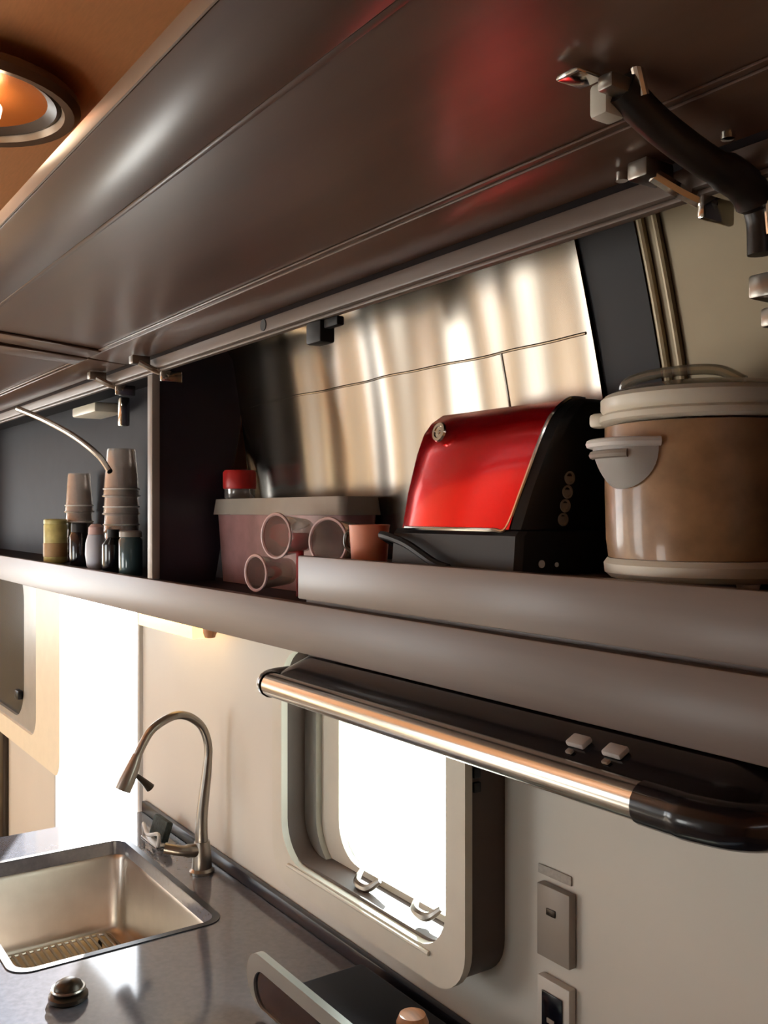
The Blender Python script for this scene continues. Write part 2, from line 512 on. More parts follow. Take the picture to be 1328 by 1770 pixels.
# raised floor box on the right half
XP = on_y(512, 1000, YF).x
PLAT = H(-0.080)
obj('shelf_lip', bbox(XP, XR, YF + 0.003, YF + 0.018, H(-0.1385), H(-0.0697), 0.002), M['laminate'], cab)
obj('raised_shelf', bbox(XP, XR, YF + 0.019, YW - 0.002, DECK + 0.001, PLAT), M['laminate'], cab, smooth=False)
# divider, wider at its top
def panel_x(x, t, pts):
    b = slab([pts], 'X', x - t / 2, x + t / 2)
    return b
dv = obj('divider', panel_x(XD, 0.016, [(YF + 0.019, DECK), (0.900, DECK), (0.964, H(0.20)), (0.955, H(0.39)), (YF + 0.046, H(0.39)), (YF + 0.046, H(0.31)), (YF + 0.035, H(0.302)), (YF + 0.035, H(0.29)), (YF + 0.019, H(0.29))]), M['navy'], cab, smooth=False)
obj('divider_edge', bbox(XD - 0.014, XD + 0.014, YF + 0.001, YF + 0.019, SH_TOP + 0.001, H(0.296), 0.002), M['edge'], cab)
obj('end_panel', panel_x(XR + 0.0085, 0.016, [(YF, SH_BOT), (YW - 0.001, SH_BOT), (YW - 0.001, H(0.10)), (0.985, H(0.20)), (0.955, H(0.30)), (0.90, H(0.395)), (YF + 0.046, H(0.395)), (YF + 0.046, H(0.302)), (YF, H(0.296))]), M['navy'], cab, smooth=False)
obj('end_panel', panel_x(XL - 0.0085, 0.016, [(YF, SH_BOT), (YW - 0.001, SH_BOT), (YW - 0.001, H(0.10)), (0.985, H(0.20)), (0.955, H(0.30)), (0.90, H(0.395)), (YF + 0.046, H(0.395)), (YF + 0.046, H(0.302)), (YF, H(0.296))]), M['navy'], cab, smooth=False)
obj('back_panel', bbox(XL + 0.02, XD - 0.02, 0.940, 0.950, DECK, H(0.34)), M['cab_in'], cab, smooth=False)
obj('top_board', bbox(XD + 0.0085, XR - 0.001, YF + 0.046, 0.905, H(0.385), H(0.397)), M['cab_in'], cab, smooth=False)
obj('top_board', bbox(XL + 0.02, XD - 0.02, YF + 0.046, 0.950, H(0.3405), H(0.352)), M['cab_in'], cab, smooth=False)
# top rail with its groove, and the top board
obj('top_fascia', bbox(XL, XR + 0.32, YF + 0.031, YF + 0.045, H(0.310), H(0.395)), M['cab_in'], cab, smooth=False)
obj('top_rail', bbox(XL, XR + 0.32, YF - 0.004, YF + 0.030, H(0.303), H(0.326), 0.003), M['laminate'], cab)
obj('top_rail_bead', bbox(XL, XR + 0.32, YF + 0.002, YF + 0.014, H(0.297), H(0.3025), 0.002), M['laminate'], cab)

# inner aluminium skins at the back of the lockers
def skin_y(h, x=-0.8):
    t = max(0.0, (h + 0.05) / 0.42)
    k = min(1.0, max(0.0, (x - XD) / (-0.8 - XD)))
    return 0.992 - (0.050 + 0.042 * k) * t ** 1.5
wav = lambda x, z: 0.0040 * math.sin(x * 15.0 + 0.8 * math.sin(z * 6)) + 0.0026 * math.sin(x * 39 + 1.3 + 0.7 * math.sin(z * 5))
XB0, XB1 = on_y(1048, 650, skin_y(0.17)).x, on_y(1150, 650, skin_y(0.17)).x       # dark strip following the curved back
def skin2(name, x0, x1, material, off, nx, wave):
    pr = [(skin_y(-0.15 + 0.55 * k / 30) - off, H(-0.15 + 0.55 * k / 30)) for k in range(31)]
    return obj(name, sheet(pr, x0, x1, nx, 0.0, lambda x, z: min((wave(x, z) if wave else 0) + skin_y(z - CZ, x), shell_y(z - CZ) - 0.004 + off) - skin_y(z - CZ)), material, cab)
skin2('aluminium_skin', XD + 0.0085, XB0, M['alu'], 0.006, 160, wav)
skin2('dark_strip', XB0 + 0.001, XB1 - 0.001, M['dark_strip'], 0.006, 4, None)
skin2('beige_skin', XB1, XR - 0.001, M['beige'], 0.004, 4, None)
for dx in (0.010, 0.032):
    pr = [(skin_y(h) - 0.007, H(h)) for h in [-0.07 + 0.44 * k / 24 for k in range(25)]]
    obj('bead', tube([(XB1 + dx, y, z) for y, z in pr], 0.005, 8), M['bead'], cab)
# seams across the aluminium skin
pr = [(XD + 0.02 + (XB0 - XD - 0.03) * k / 60) for k in range(61)]
obj('seam', tube([(x, skin_y(0.235, x) - 0.006 + wav(x, H(0.235)), H(0.235)) for x in pr], 0.0022, 8), M['alu'], cab)
xs_ = XB0 - 0.19
obj('seam', tube([(xs_, skin_y(h, xs_) - 0.006 + wav(xs_, H(h)), H(h)) for h in [-0.07 + 0.305 * k / 24 for k in range(25)]], 0.002, 8), M['alu'], cab)

# flip-up doors: frame and sunk panel, raised to just above level
def door(x0, x1, alpha, L=0.4517, t=0.021):
    ca, sa = math.cos(math.radians(alpha)), math.sin(math.radians(alpha))
    hy, hz = YF - 0.006, HINGE
    def place(b):
        # local y runs from hinge (0) outwards (L), local z up
        for v in b.verts:
            y, z = v.co.y, v.co.z
            v.co = Vector((v.co.x, hy - y * ca + z * sa * 1.0, hz + y * sa + z * ca))
        return b
    d = obj('door', place(slab([[(x0, 0), (x1, 0), (x1, L), (x0, L)]], 'Z', 0.006, t)), M['door'], cab, smooth=False)
    obj('door_rail', place(bbox(x0, x1, 0.0, 0.088, 0.0, 0.0055, 0.0025)), M['door'], d)
    obj('door_rail', place(bbox(x0, x1, L - 0.098, L, 0.0, 0.0055, 0.0025)), M['door'], d)
    obj('door_stile', place(bbox(x0, x0 + 0.09, 0.0885, L - 0.0985, 0.0, 0.0055, 0.0025)), M['door'], d)
    obj('door_stile', place(bbox(x1 - 0.09, x1, 0.0885, L - 0.0985, 0.0, 0.0055, 0.0025)), M['door'], d)
    obj('panel_bead', place(bbox(x0 + 0.091, x1 - 0.091, 0.089, 0.097, 0.002, 0.0055, 0.0015)), M['door'], d)
    obj('panel_bead', place(bbox(x0 + 0.091, x1 - 0.091, L - 0.107, L - 0.099, 0.002, 0.0055, 0.0015)), M['door'], d)
    e = obj('edge_band', place(bbox(x0, x1, L + 0.0004, L + 0.003, 0.0, t, 0.0008)), M['door_edge'], d)
    return d, place
XDJ = on_y(225, 640, YF).x
d1, place1 = door(XDJ, XR + 0.30, 5.0)
d2, place2 = door(XL, XDJ - 0.006, 3.6)

# hinges, latch and stays
def hinge(xc, s=1):
    z = HINGE - 0.012
    b = bbox(xc - 0.030, xc - 0.006, YF - 0.052, YF - 0.012, z - 0.008, z + 0.010, 0.003)
    h = obj('hinge', b, M['nickel'], cab)
    obj('hinge_arm', tube(smooth_path([(xc - 0.012, YF - 0.035, z - 0.004), (xc, YF - 0.010, z - 0.018), (xc + 0.012, YF + 0.022, z - 0.030)], 5), 0.007, 8), M['chrome'], h)
    obj('hinge_plate', bbox(xc + 0.008, xc + 0.016, YF + 0.002, YF + 0.05, z - 0.044, z - 0.020, 0.003), M['chrome'], h)
    obj('screw', lathe([(0, -0.004), (0.006, -0.004), (0.006, 0.004), (0, 0.004)], (xc - 0.055, YF - 0.03, z + 0.008), 12), M['chrome'], h)
    return h
hinge(on_y(272, 620, YF).x)
hinge(on_y(195, 640, YF).x)
hinge(on_y(1190, 310, YF).x)
p = on_y(552, 556, YF + 0.012)
lt = obj('latch', bbox(p.x - 0.022, p.x + 0.022, p.y - 0.012, p.y + 0.016, H(0.262), H(0.2965), 0.004), M['matblack'], cab)
obj('latch_tongue', bbox(p.x + 0.022, p.x + 0.062, p.y - 0.006, p.y + 0.008, H(0.282), H(0.2965), 0.003), M['matblack'], lt)
p = on_y(455, 525, YF - 0.005)
obj('latch_hole', lathe([(0, -0.001), (0.010, -0.001), (0.010, 0.001), (0, 0.001)], (p.x, YF - 0.0045, H(0.315)), 16, 'Y'), M['matblack'], cab)

# big lid stay on the right door
xs = -0.520
ds = lambda u, v: on_x(u, v, xs)
st = obj('lid_stay', tube(smooth_path([ds(1072, 150), ds(1130, 210), ds(1215, 275), ds(1285, 318), ds(1312, 372), ds(1316, 440)], 6), [0.0145] * 15 + [0.017] * 8 + [0.012] * 8, 12), M['armgrey'], cab)
a = ds(1062, 140)
obj('stay_bracket', bbox(a.x - 0.004, a.x + 0.012, a.y - 0.016, a.y + 0.018, a.z - 0.012, HINGE + 0.012, 0.003), M['nickel'], st)
obj('stay_bracket', bbox(a.x - 0.030, a.x - 0.005, a.y - 0.036, a.y - 0.006, a.z + 0.006, HINGE + 0.012, 0.003), M['chrome'], st)
obj('stay_foot', bbox(a.x - 0.024, a.x - 0.005, a.y - 0.004, a.y + 0.020, a.z - 0.024, a.z + 0.004, 0.004), M['bezel'], st)
a = ds(1080, 140)
obj('stay_pin', tube([ds(1074, 95) + Vector((0.012, 0, 0)), ds(1092, 175) + Vector((0.012, 0, 0))], 0.005, 10), M['chrome'], st)
a = ds(1245, 240)
obj('stay_screw', lathe([(0, -0.004), (0.006, -0.003), (0.006, 0.003), (0, 0.004)], a + Vector((0.008, 0, 0)), 12), M['chrome'], st)
a = ds(1312, 380)
obj('stay_spring', tube([ds(1304, 355) + Vector((0.014, 0, 0)), ds(1309, 410) + Vector((0.014, 0, 0))], 0.004, 10), M['chrome'], st)
a = ds(1315, 495)
obj('stay_mount', bbox(a.x - 0.012, a.x + 0.012, a.y - 0.002, a.y + 0.05, a.z - 0.010, a.z + 0.012, 0.003), M['nickel'], st)
a = ds(1325, 545)
obj('stay_mount', bbox(a.x - 0.008, a.x + 0.012, a.y + 0.002, a.y + 0.05, a.z - 0.010, a.z + 0.008, 0.003), M['nickel'], st)

# thin stay of the far door
xs2 = XD - 0.20
q = [on_x(30, 706, xs2 - 0.25), on_x(75, 725, xs2 - 0.2), on_x(125, 752, xs2 - 0.12), on_x(168, 785, xs2 - 0.05), on_x(190, 815, xs2)]
obj('lid_stay', tube(smooth_path(q, 6), 0.007, 10), M['steel'], cab)
p = on_y(214, 712, YF + 0.05)
obj('stay_bracket', bbox(p.x - 0.012, p.x + 0.012, p.y - 0.012, p.y + 0.012, p.z - 0.035, p.z + 0.035, 0.004), M['chrome'], cab)
p = on_y(190, 668, 0.90)
obj('cream_block', bbox(p.x - 0.16, p.x + 0.05, 0.84, 0.93, H(0.278), H(0.306), 0.006), M['potlight'], cab)  # plain cream block high in the far compartment

# ================================================================ things in the locker
# toaster (profile in Y-Z, length in X)
tx0, tx1 = -1.135, -0.880
toast = thing('toaster', 'red metallic toaster with black control end between peach cup and slow cooker', 'toaster', ((tx0 + tx1) / 2, 0.885, PLAT))
def tprof(inset=0.0, z0=H(-0.022), z1=H(0.143)):
    i = inset
    base = [(0.806 + i, z0), (0.816 + i, z0 + 0.05), (0.832 + i, z0 + 0.105), (0.843 + i, z0 + 0.135), (0.856 + i * 0.8, z0 + 0.152 - i * .5), (0.876, z1 - i * .6), (0.90, z1 + 0.001 - i * .6), (0.922, z1 - i * .6),
            (0.940 - i * 0.8, z0 + 0.152 - i * .5), (0.950 - i, z0 + 0.135), (0.958 - i, z0 + 0.105), (0.966 - i, z0 + 0.05), (0.970 - i, z0)]
    return base
def slant(b):
    # the control end leans outwards towards its top
    for v in b.verts:
        if v.co.y < 0.88:        # the broad side bulges a little
            s_ = (v.co.x - (tx0 + tx1) / 2) / ((tx1 - tx0) / 2)
            v.co.y -= 0.014 * (1 - min(1.0, s_ * s_)) * min(1.0, max(0.0, (H(0.143) - v.co.z) / 0.05))
        if v.co.x > tx0 + 0.03:
            v.co.x += 0.036 * max(0.0, (v.co.z - H(-0.022)) / 0.165) * (v.co.x - tx0) / (tx1 - tx0)
    return b
def sx(z):
    return 0.036 * max(0.0, (z - H(-0.022)) / 0.165)
def ring(x, inset, dx=0.0):
    return [Vector((x, y, z)) for y, z in tprof(inset)]
loops = [ring(tx0 + 0.0, 0.022), ring(tx0 + 0.006, 0.008), ring(tx0 + 0.018, 0.0)] + [ring(tx0 + 0.018 + (tx1 - 0.012 - tx0 - 0.018) * k / 6, 0.0) for k in range(1, 7)]
obj('shell', slant(loft(loops, True, True)), M['red'], toast, angle=50)
# black ends
loops = [ring(tx1 - 0.0105, 0.001), ring(tx1 + 0.004, 0.003), ring(tx1 + 0.010, 0.012)]
endc = obj('control_panel', slant(loft(loops, True, True)), M['black'], toast, angle=40)
loops = [ring(tx0 - 0.0005, 0.024), ring(tx0 - 0.012, 0.03)]
obj('end_cap', loft(loops, True, True), M['black'], toast, angle=40)
# chrome trim between shell and panel, along the front and bottom edge
tr = [Vector((tx1 - 0.0115 + sx(z), y - 0.001, z)) for y, z in tprof(0.0)][:7]
low = [Vector((x, 0.8045 - 0.014 * (1 - ((x - (tx0 + tx1) / 2) / ((tx1 - tx0) / 2)) ** 2), H(-0.0225))) for x in [tx0 + 0.03 + (tx1 - 0.035 - tx0 - 0.03) * k / 6 for k in range(7)]]
obj('trim', tube(smooth_path(low + [Vector((tx1 - 0.018, 0.805, H(-0.020)))] + tr[1:], 5), 0.0028, 8), M['chrome'], toast)
bpro = lambda x, i: [Vector((x, y, z)) for y, z in ((0.796 + i, PLAT + 0.002), (0.800 + i, H(-0.030)), (0.806 + i, H(-0.0235)), (0.970 - i, H(-0.0235)), (0.976 - i, H(-0.03)), (0.980 - i, PLAT + 0.002))]
obj('base', loft([bpro(tx0 - 0.012, 0.01), bpro(tx0, 0), bpro(tx1 + 0.004, 0), bpro(tx1 + 0.012, 0.008)], True, True), M['matblack'], toast, angle=30)
p = on_y(776, 748, 0.842)
em = lathe([(0, -0.002), (0.013, -0.002), (0.0145, 0.0), (0.013, 0.003), (0.009, 0.003), (0.008, 0.0015), (0.004, 0.0015), (0.003, 0.003), (0, 0.003)], (0, 0, 0), 24, 'Y')
bmesh.ops.rotate(em, verts=em.verts[:], matrix=Matrix.Rotation(math.radians(-12), 3, 'X'))
zz = p.z; ysurf = 0.8255
bmesh.ops.translate(em, verts=em.verts[:], vec=Vector((p.x, ysurf, zz)))
e = obj('emblem', em, M['chrome'], toast); e['label'] = 'round chrome emblem'
for k, v in enumerate((826, 850, 874, 898)):
    p = on_x(984, v, tx1 + 0.025)
    p.x = tx1 + 0.010 + sx(p.z)
    b = lathe([(0.0062, -0.001), (0.0085, 0.001), (0.0085, 0.003), (0.0062, 0.003), (0.0055, 0.001), (0, 0.001)], p, 20, 'X')
    obj('button', b, M['plate'], toast)
for u, v, r in ((936, 975, 0.005), (962, 976, 0.003), (1000, 735, 0.003)):
    p = on_x(u, v, tx1 + 0.012)
    p.x = tx1 + 0.0105 + sx(p.z) + (0.001 if v > 900 else 0)
    obj('indicator', lathe([(0, -0.001), (r, -0.001), (r, 0.002), (0, 0.002)], p, 12, 'X'), M['white'], toast)

# power cord of the toaster lying along the lip
cord = [(tx0 - 0.012, 0.93, PLAT + 0.02), (tx0 - 0.030, 0.86, PLAT + 0.02), (tx0 - 0.02, 0.792, PLAT + 0.046), (tx0 + 0.05, 0.784, PLAT + 0.036), (tx0 + 0.12, 0.781, PLAT + 0.012), (tx0 + 0.15, 0.781, PLAT + 0.006)]
obj('power_cord', tube(smooth_path(cord, 8), 0.006, 8), M['matblack'], toast)

# slow cooker
cc = Vector((-0.662, 0.883, PLAT))
pot = thing('slow_cooker', 'mottled tan slow cooker with cream lid and white handle on the raised shelf', 'slow cooker', cc)
z0 = H(-0.056) - PLAT
zt = H(0.093) - PLAT
pr = [(0, z0), (0.095, z0), (0.1035, z0 + 0.004), (0.1045, z0 + 0.010)]
obj('base_rim', lathe([(0, 0.008), (0.1, 0.008), (0.107, 0.014), (0.108, 0.024), (0.104, 0.030), (0, 0.030)], (0, 0, 0), 56), M['potlight'], pot, False)
obj('body', lathe([(0, 0.0305), (0.103, 0.0305), (0.1055, 0.05), (0.1068, 0.10), (0.107, 0.15), (0.107, zt), (0.10, zt + 0.002), (0, zt + 0.002)], (0, 0, 0), 64), M['pot'], pot, False)
lid = obj('lid_rim', lathe([(0.06, zt + 0.003), (0.108, zt + 0.003), (0.1125, zt + 0.006), (0.1125, zt + 0.012), (0.108, zt + 0.015), (0.1115, zt + 0.020), (0.1115, zt + 0.030), (0.106, zt + 0.035), (0.06, zt + 0.036)], (0, 0, 0), 64), M['potlight'], pot, False)
obj('lid', lathe([(0.104, zt + 0.036), (0.094, zt + 0.041), (0.07, zt + 0.045), (0.035, zt + 0.048), (0, zt + 0.049)], (0, 0, 0), 48), M['lidglass'], pot, False)
obj('lid_handle', tube(smooth_path([(-0.070, -0.05, zt + 0.036), (-0.064, -0.05, zt + 0.052), (-0.03, -0.035, zt + 0.060), (0.02, -0.01, zt + 0.060), (0.05, 0.0, zt + 0.045)], 6), 0.006, 10), M['lidglass'], pot, False)
for k in range(4):
    a = math.radians(45 + 90 * k + 20)
    obj('foot', lathe([(0, 0), (0.010, 0), (0.012, 0.0075), (0, 0.0075)], (0.088 * math.cos(a), 0.088 * math.sin(a), 0.0), 14), M['white'], pot, False)
tb = bbox(-0.128, -0.105, -0.040, -0.02, zt + 0.005, zt + 0.022, 0.005)
bmesh.ops.rotate(tb, verts=tb.verts[:], matrix=Matrix.Rotation(math.radians(5), 3, 'Z'))
obj('lid_tab', tb, M['potlight'], pot, False)
# side handle: D-shaped cup with a shelf-like grip
def side_handle(az):
    zc = 0.140
    b = bmesh.new()
    grid = []
    n = 14
    rows = 10
    for j in range(rows + 1):
        t = math.sin(math.pi / 2 * j / rows)
        z = zc + 0.010 - 0.046 * t
        w = 0.046 * math.sqrt(max(0.0, 1 - t ** 2.6)) + 0.001
        row = []
        for k in range(n + 1):
            s = -1 + 2 * k / n
            x = s * w
            d = 0.024 * (1 - abs(s) ** 4) * (1 - t ** 1.6) + 0.003
            ysurf = -math.sqrt(0.107 ** 2 - x * x)
            row.append(b.verts.new((x, ysurf - d, z)))
        grid.append(row)
    for j in range(rows):
        for k in range(n):
            b.faces.new((grid[j][k], grid[j][k + 1], grid[j + 1][k + 1], grid[j + 1][k]))
    bmesh.ops.solidify(b, geom=b.faces[:], thickness=0.004)
    # grip lip along the top edge
    pts = []
    for k in range(n + 1):
        s = -1.04 + 2.08 * k / n
        x = s * 0.047
        pts.append((x, -math.sqrt(0.107 ** 2 - x * x) - 0.027 * (1 - min(1, abs(s)) ** 4) - 0.003, zc + 0.012))
    merge(b, tube(pts, 0.005, 8))
    bmesh.ops.rotate(b, verts=b.verts[:], matrix=Matrix.Rotation(az, 3, 'Z'))
    return b
hn = obj('handle', side_handle(math.radians(-12)), M['white'], pot, False)
sl_ = [Matrix.Rotation(math.radians(-12), 3, 'Z') @ Vector((x, -math.sqrt(0.107 ** 2 - x * x) - 0.0215 * (1 - (abs(x) / 0.046) ** 4) - 0.0045, 0.1405)) for x in [-0.030 + 0.06 * k / 10 for k in range(11)]]
obj('finger_slot', tube(sl_, 0.0045, 8), M['plate'], hn, False)
obj('handle', side_handle(math.radians(168)), M['white'], pot, False)

# peach cup
p = on_y(634, 935, 0.82)
cup = thing('cup', 'peach plastic cup behind the shelf lip beside the red toaster', 'cup', (p.x, 0.825, PLAT))
obj('body', lathe([(0, 0), (0.026, 0), (0.028, 0.004), (0.0315, 0.055), (0.0325, 0.060), (0.030, 0.0605), (0.0285, 0.055), (0.025, 0.006), (0, 0.005)], (0, 0, 0), 36), M['peach'], cup, False)
obj('handle', tube(smooth_path([(-0.030, -0.006, 0.048), (-0.048, -0.010, 0.046), (-0.050, -0.010, 0.026), (-0.029, -0.006, 0.014)], 6), 0.0045, 8), M['bronze'], cup, False)

# clear tumblers lying with their mouths to the room
def tumbler_mesh(r=0.036, L=0.095):
    return lathe([(0, 0), (r * 0.74, 0), (r * 0.78, 0.004), (r, L), (r * 1.04, L + 0.001), (r * 1.04, L - 0.003), (r * 0.95, L - 0.004), (r * 0.72, 0.008), (0, 0.007)], (0, 0, 0), 36)
def lying(u, v, r, L, label, yaw, y=0.80, base=DECK):
    p = on_y(u, v, y)
    t = thing('tumbler', label, 'tumbler', (p.x, y + L / 2, base), 'clear tumblers lying in the open locker')
    b = tumbler_mesh(r, L)
    bmesh.ops.rotate(b, verts=b.verts[:], matrix=Matrix.Rotation(math.radians(90), 3, 'X'))
    bmesh.ops.translate(b, verts=b.verts[:], vec=Vector((0, L / 2, 0)))
    bmesh.ops.rotate(b, verts=b.verts[:], matrix=Matrix.Rotation(yaw, 3, 'Z'))
    zc = p.z - base
    bmesh.ops.translate(b, verts=b.verts[:], vec=Vector((0, 0, zc)))
    obj('body', b, M['clear'], t, False)
    rb = [Vector((r * 1.02 * math.cos(a), -L / 2, r * 1.02 * math.sin(a))) for a in [2 * math.pi * k / 36 for k in range(36)]]
    rb = [Matrix.Rotation(yaw, 3, 'Z') @ q + Vector((0, 0, zc)) for q in rb]
    obj('rim', tube(rb, 0.003, 6, True), M['pink'], t, False)
    return t
zb = DECK + 0.038
lying(440, 990, 0.031, 0.075, 'lower clear tumbler lying at the very front of the locker shelf', 0.15, 0.785)
lying(474, 926, 0.038, 0.07, 'upper clear tumbler lying with its mouth out left of the shelf lip', 0.2, 0.80)
lying(558, 936, 0.038, 0.08, 'clear tumbler half hidden behind the left end of the shelf lip', 0.35, 0.815, PLAT)

# storage box with grey lid behind the tumblers
bx0, bx1 = XD + 0.03, XP - 0.09
box = thing('storage_box', 'pinkish white storage box with a flat grey lid behind the clear tumblers', 'box', ((bx0 + bx1) / 2, 0.93, DECK))
def taper(x0, x1, y0, y1, z0, z1, r, dt):
    lo = rrect(x0 + dt, x1 - dt, y0 + dt, y1 - dt, r, 5); hi = rrect(x0, x1, y0, y1, r, 5)
    return loft([[Vector((a, b_, z0)) for a, b_ in lo], [Vector((a, b_, z1)) for a, b_ in hi]], True, True)
obj('body', taper(bx0, bx1, 0.892, 0.972, DECK, H(-0.006), 0.015, 0.008), M['boxpink'], box)
obj('lid', taper(bx0 - 0.004, bx1 + 0.004, 0.888, 0.974, H(-0.0055), H(0.028), 0.016, -0.004), M['greylid'], box)
p = on_y(418, 822, 0.93)
rc = thing('lidded_pot', 'small red lidded pot on the grey box lid beside the divider', 'pot', (p.x + 0.0, 0.925, H(0.028)))
obj('body', lathe([(0, 0), (0.030, 0), (0.033, 0.004), (0.034, 0.022), (0, 0.022)], (0, 0, 0), 30), M['clear'], rc, False)
obj('lid', lathe([(0, 0.0225), (0.035, 0.0225), (0.0365, 0.026), (0.0365, 0.058), (0.033, 0.063), (0, 0.064)], (0, 0, 0), 30), M['redplastic'], rc, False)
# red napkin ring-like scoop between the tumblers
p = on_y(517, 915, 0.85)
sc_ = thing('scoop', 'small coral red scoop standing between the two lying tumblers', 'scoop', (p.x, 0.852, DECK))
obj('bowl', lathe([(0, 0.072), (0.012, 0.074), (0.019, 0.085), (0.021, 0.104), (0.019, 0.104), (0.016, 0.086), (0, 0.078)], (0, 0, 0.010), 24), M['redplastic'], sc_, False)
obj('handle', tube([(0, 0, 0.0), (0, 0, 0.084)], 0.007, 10), M['redplastic'], sc_, False)

# ---- far compartment: jars, bottles and clear cups
def stand(u, y, name, label, cat, group=None):
    p = on_y(u, 930, y)
    return thing(name, label, cat, (p.x, y, DECK), group)
t = stand(96, 0.815, 'tin', 'tall yellow green printed tin at the left of the far compartment', 'tin')
obj('body', lathe([(0, 0), (0.032, 0), (0.034, 0.003), (0.034, 0.112), (0.032, 0.116), (0, 0.116)], (0, 0, 0), 32), M['yellow'], t, False)
obj('label_band', lathe([(0.0342, 0.018), (0.0352, 0.019), (0.0352, 0.058), (0.0342, 0.059)], (0, 0, 0), 32), M['amber'], t, False)
obj('lid', lathe([(0, 0.1165), (0.034, 0.1165), (0.0345, 0.120), (0.034, 0.128), (0.030, 0.131), (0, 0.131)], (0, 0, 0), 32), M['yellow'], t, False)
t = stand(137, 0.82, 'spice_jar', 'slim dark spice jar next to the yellow tin', 'jar')
obj('body', lathe([(0, 0), (0.024, 0), (0.026, 0.004), (0.026, 0.085), (0.021, 0.095), (0, 0.095)], (0, 0, 0), 28), M['bottle'], t, False)
obj('cap', lathe([(0, 0.0955), (0.022, 0.0955), (0.022, 0.118), (0.019, 0.121), (0, 0.121)], (0, 0, 0), 28), M['matblack'], t, False)
t = stand(166, 0.805, 'shaker', 'bluish white rounded shaker between dark jars', 'shaker')
obj('body', lathe([(0, 0), (0.018, 0), (0.024, 0.010), (0.028, 0.04), (0.027, 0.07), (0.021, 0.092), (0, 0.092)], (0, 0, 0), 28), M['bluewhite'], t, False)
obj('cap', lathe([(0, 0.0925), (0.020, 0.0925), (0.019, 0.112), (0.012, 0.120), (0, 0.121)], (0, 0, 0), 28), M['pink'], t, False)
t = stand(196, 0.805, 'sauce_bottle', 'squat black bottle right of the bluish white shaker', 'bottle')
obj('body', lathe([(0, 0), (0.026, 0), (0.028, 0.004), (0.028, 0.070), (0.014, 0.088), (0, 0.088)], (0, 0, 0), 28), M['bottle'], t, False)
obj('cap', lathe([(0, 0.0885), (0.015, 0.0885), (0.015, 0.108), (0, 0.108)], (0, 0, 0), 24), M['matblack'], t, False)
t = stand(226, 0.80, 'teal_jar', 'teal glass jar standing against the divider', 'jar')
obj('body', lathe([(0, 0), (0.026, 0), (0.028, 0.004), (0.028, 0.085), (0.024, 0.092), (0, 0.092)], (0, 0, 0), 28), M['teal'], t, False)
obj('lid', lathe([(0, 0.0925), (0.027, 0.0925), (0.027, 0.104), (0.024, 0.107), (0, 0.107)], (0, 0, 0), 28), M['greylid'], t, False)
def cup_stack(u, y, rad, hgt, step, n, z_first, who):
    p = on_y(u, 900, y)
    base = ['bottom', 'second', 'third', 'fourth', 'topmost']
    for k in range(n):
        nm = base[k] if k < n - 1 else 'topmost'
        t = thing('clear_cup', '%s clear cup in the %s upside-down stack' % (nm, who), 'cup', (p.x, y, DECK + k * step), 'upside-down clear cups in the far compartment')
        obj('body', lathe([(rad, 0), (rad * 0.98, 0.004), (rad * 0.80, hgt - 0.006), (rad * 0.76, hgt), (0, hgt), (0, hgt - 0.004), (rad * 0.74, hgt - 0.005), (rad * 0.93, 0.004)], (0, 0, 0), 30), M['cupglass'], t, False)
        obj('ridge', tube([(rad * 0.975 * math.cos(a), rad * 0.975 * math.sin(a), 0.022) for a in [2 * math.pi * i / 30 for i in range(30)]], 0.0020, 6, True), M['white'], t, False)
        obj('rim', tube([(rad * math.cos(a), rad * math.sin(a), 0.003) for a in [2 * math.pi * i / 30 for i in range(30)]], 0.0032, 6, True), M['cupglass'], t, False)
cup_stack(210, 0.880, 0.048, 0.13, 0.048, 5, DECK, 'taller')
cup_stack(137, 0.890, 0.042, 0.12, 0.050, 4, DECK, 'shorter')

# ================================================================ range hood under the locker
HX0, HX1 = on_y(452, 1170, 0.69).x, -0.475
hood = thing('range_hood', 'slim black range hood with a stainless front rail under the locker', 'range hood', ((HX0 + HX1) / 2, 0.84, H(-0.288)))
def hplan(y_front, z, r=0.055, grow=0.0):
    return [Vector((x, y, z)) for x, y in rrect(HX0 - grow, HX1 + grow, y_front, 0.985, r, 8)]
loops = [hplan(0.715, H(-0.288), 0.05, -0.02), hplan(0.696, H(-0.284), 0.055, 0), hplan(0.693, H(-0.262), 0.055, 0.002), hplan(0.703, H(-0.248), 0.055, 0), hplan(0.746, H(-0.2265), 0.055, -0.012)]
obj('body', loft(loops, True, True), M['hoodblack'], hood, angle=30)
RX1 = on_y(1108, 1390, 0.69).x
rl = [Vector((x, 0.6935, H(-0.2665))) for x in [HX0 + 0.028 + (RX1 - HX0 - 0.028) * k / 8 for k in range(9)]]
rail = tube(rl, 0.0185, 20)
obj('rail', rail, M['railsteel'], hood)
ec = [Vector((x, 0.6935, H(-0.2665))) for x in (RX1 + 0.0005, RX1 + 0.02, RX1 + 0.04, RX1 + 0.055)]
obj('rail_cap', tube(smooth_path(ec + [Vector((HX1 - 0.02, 0.706, H(-0.2665))), Vector((HX1 - 0.002, 0.735, H(-0.266))), Vector((HX1 + 0.004, 0.80, H(-0.265)))], 5), 0.0205, 16), M['hoodblack'], hood)
obj('rail_cap', tube(smooth_path([Vector((HX0 + 0.0275, 0.6935, H(-0.2665))), Vector((HX0 + 0.012, 0.699, H(-0.2665))), Vector((HX0 + 0.002, 0.722, H(-0.266))), Vector((HX0, 0.78, H(-0.266)))], 5), 0.0205, 16), M['hoodblack'], hood)
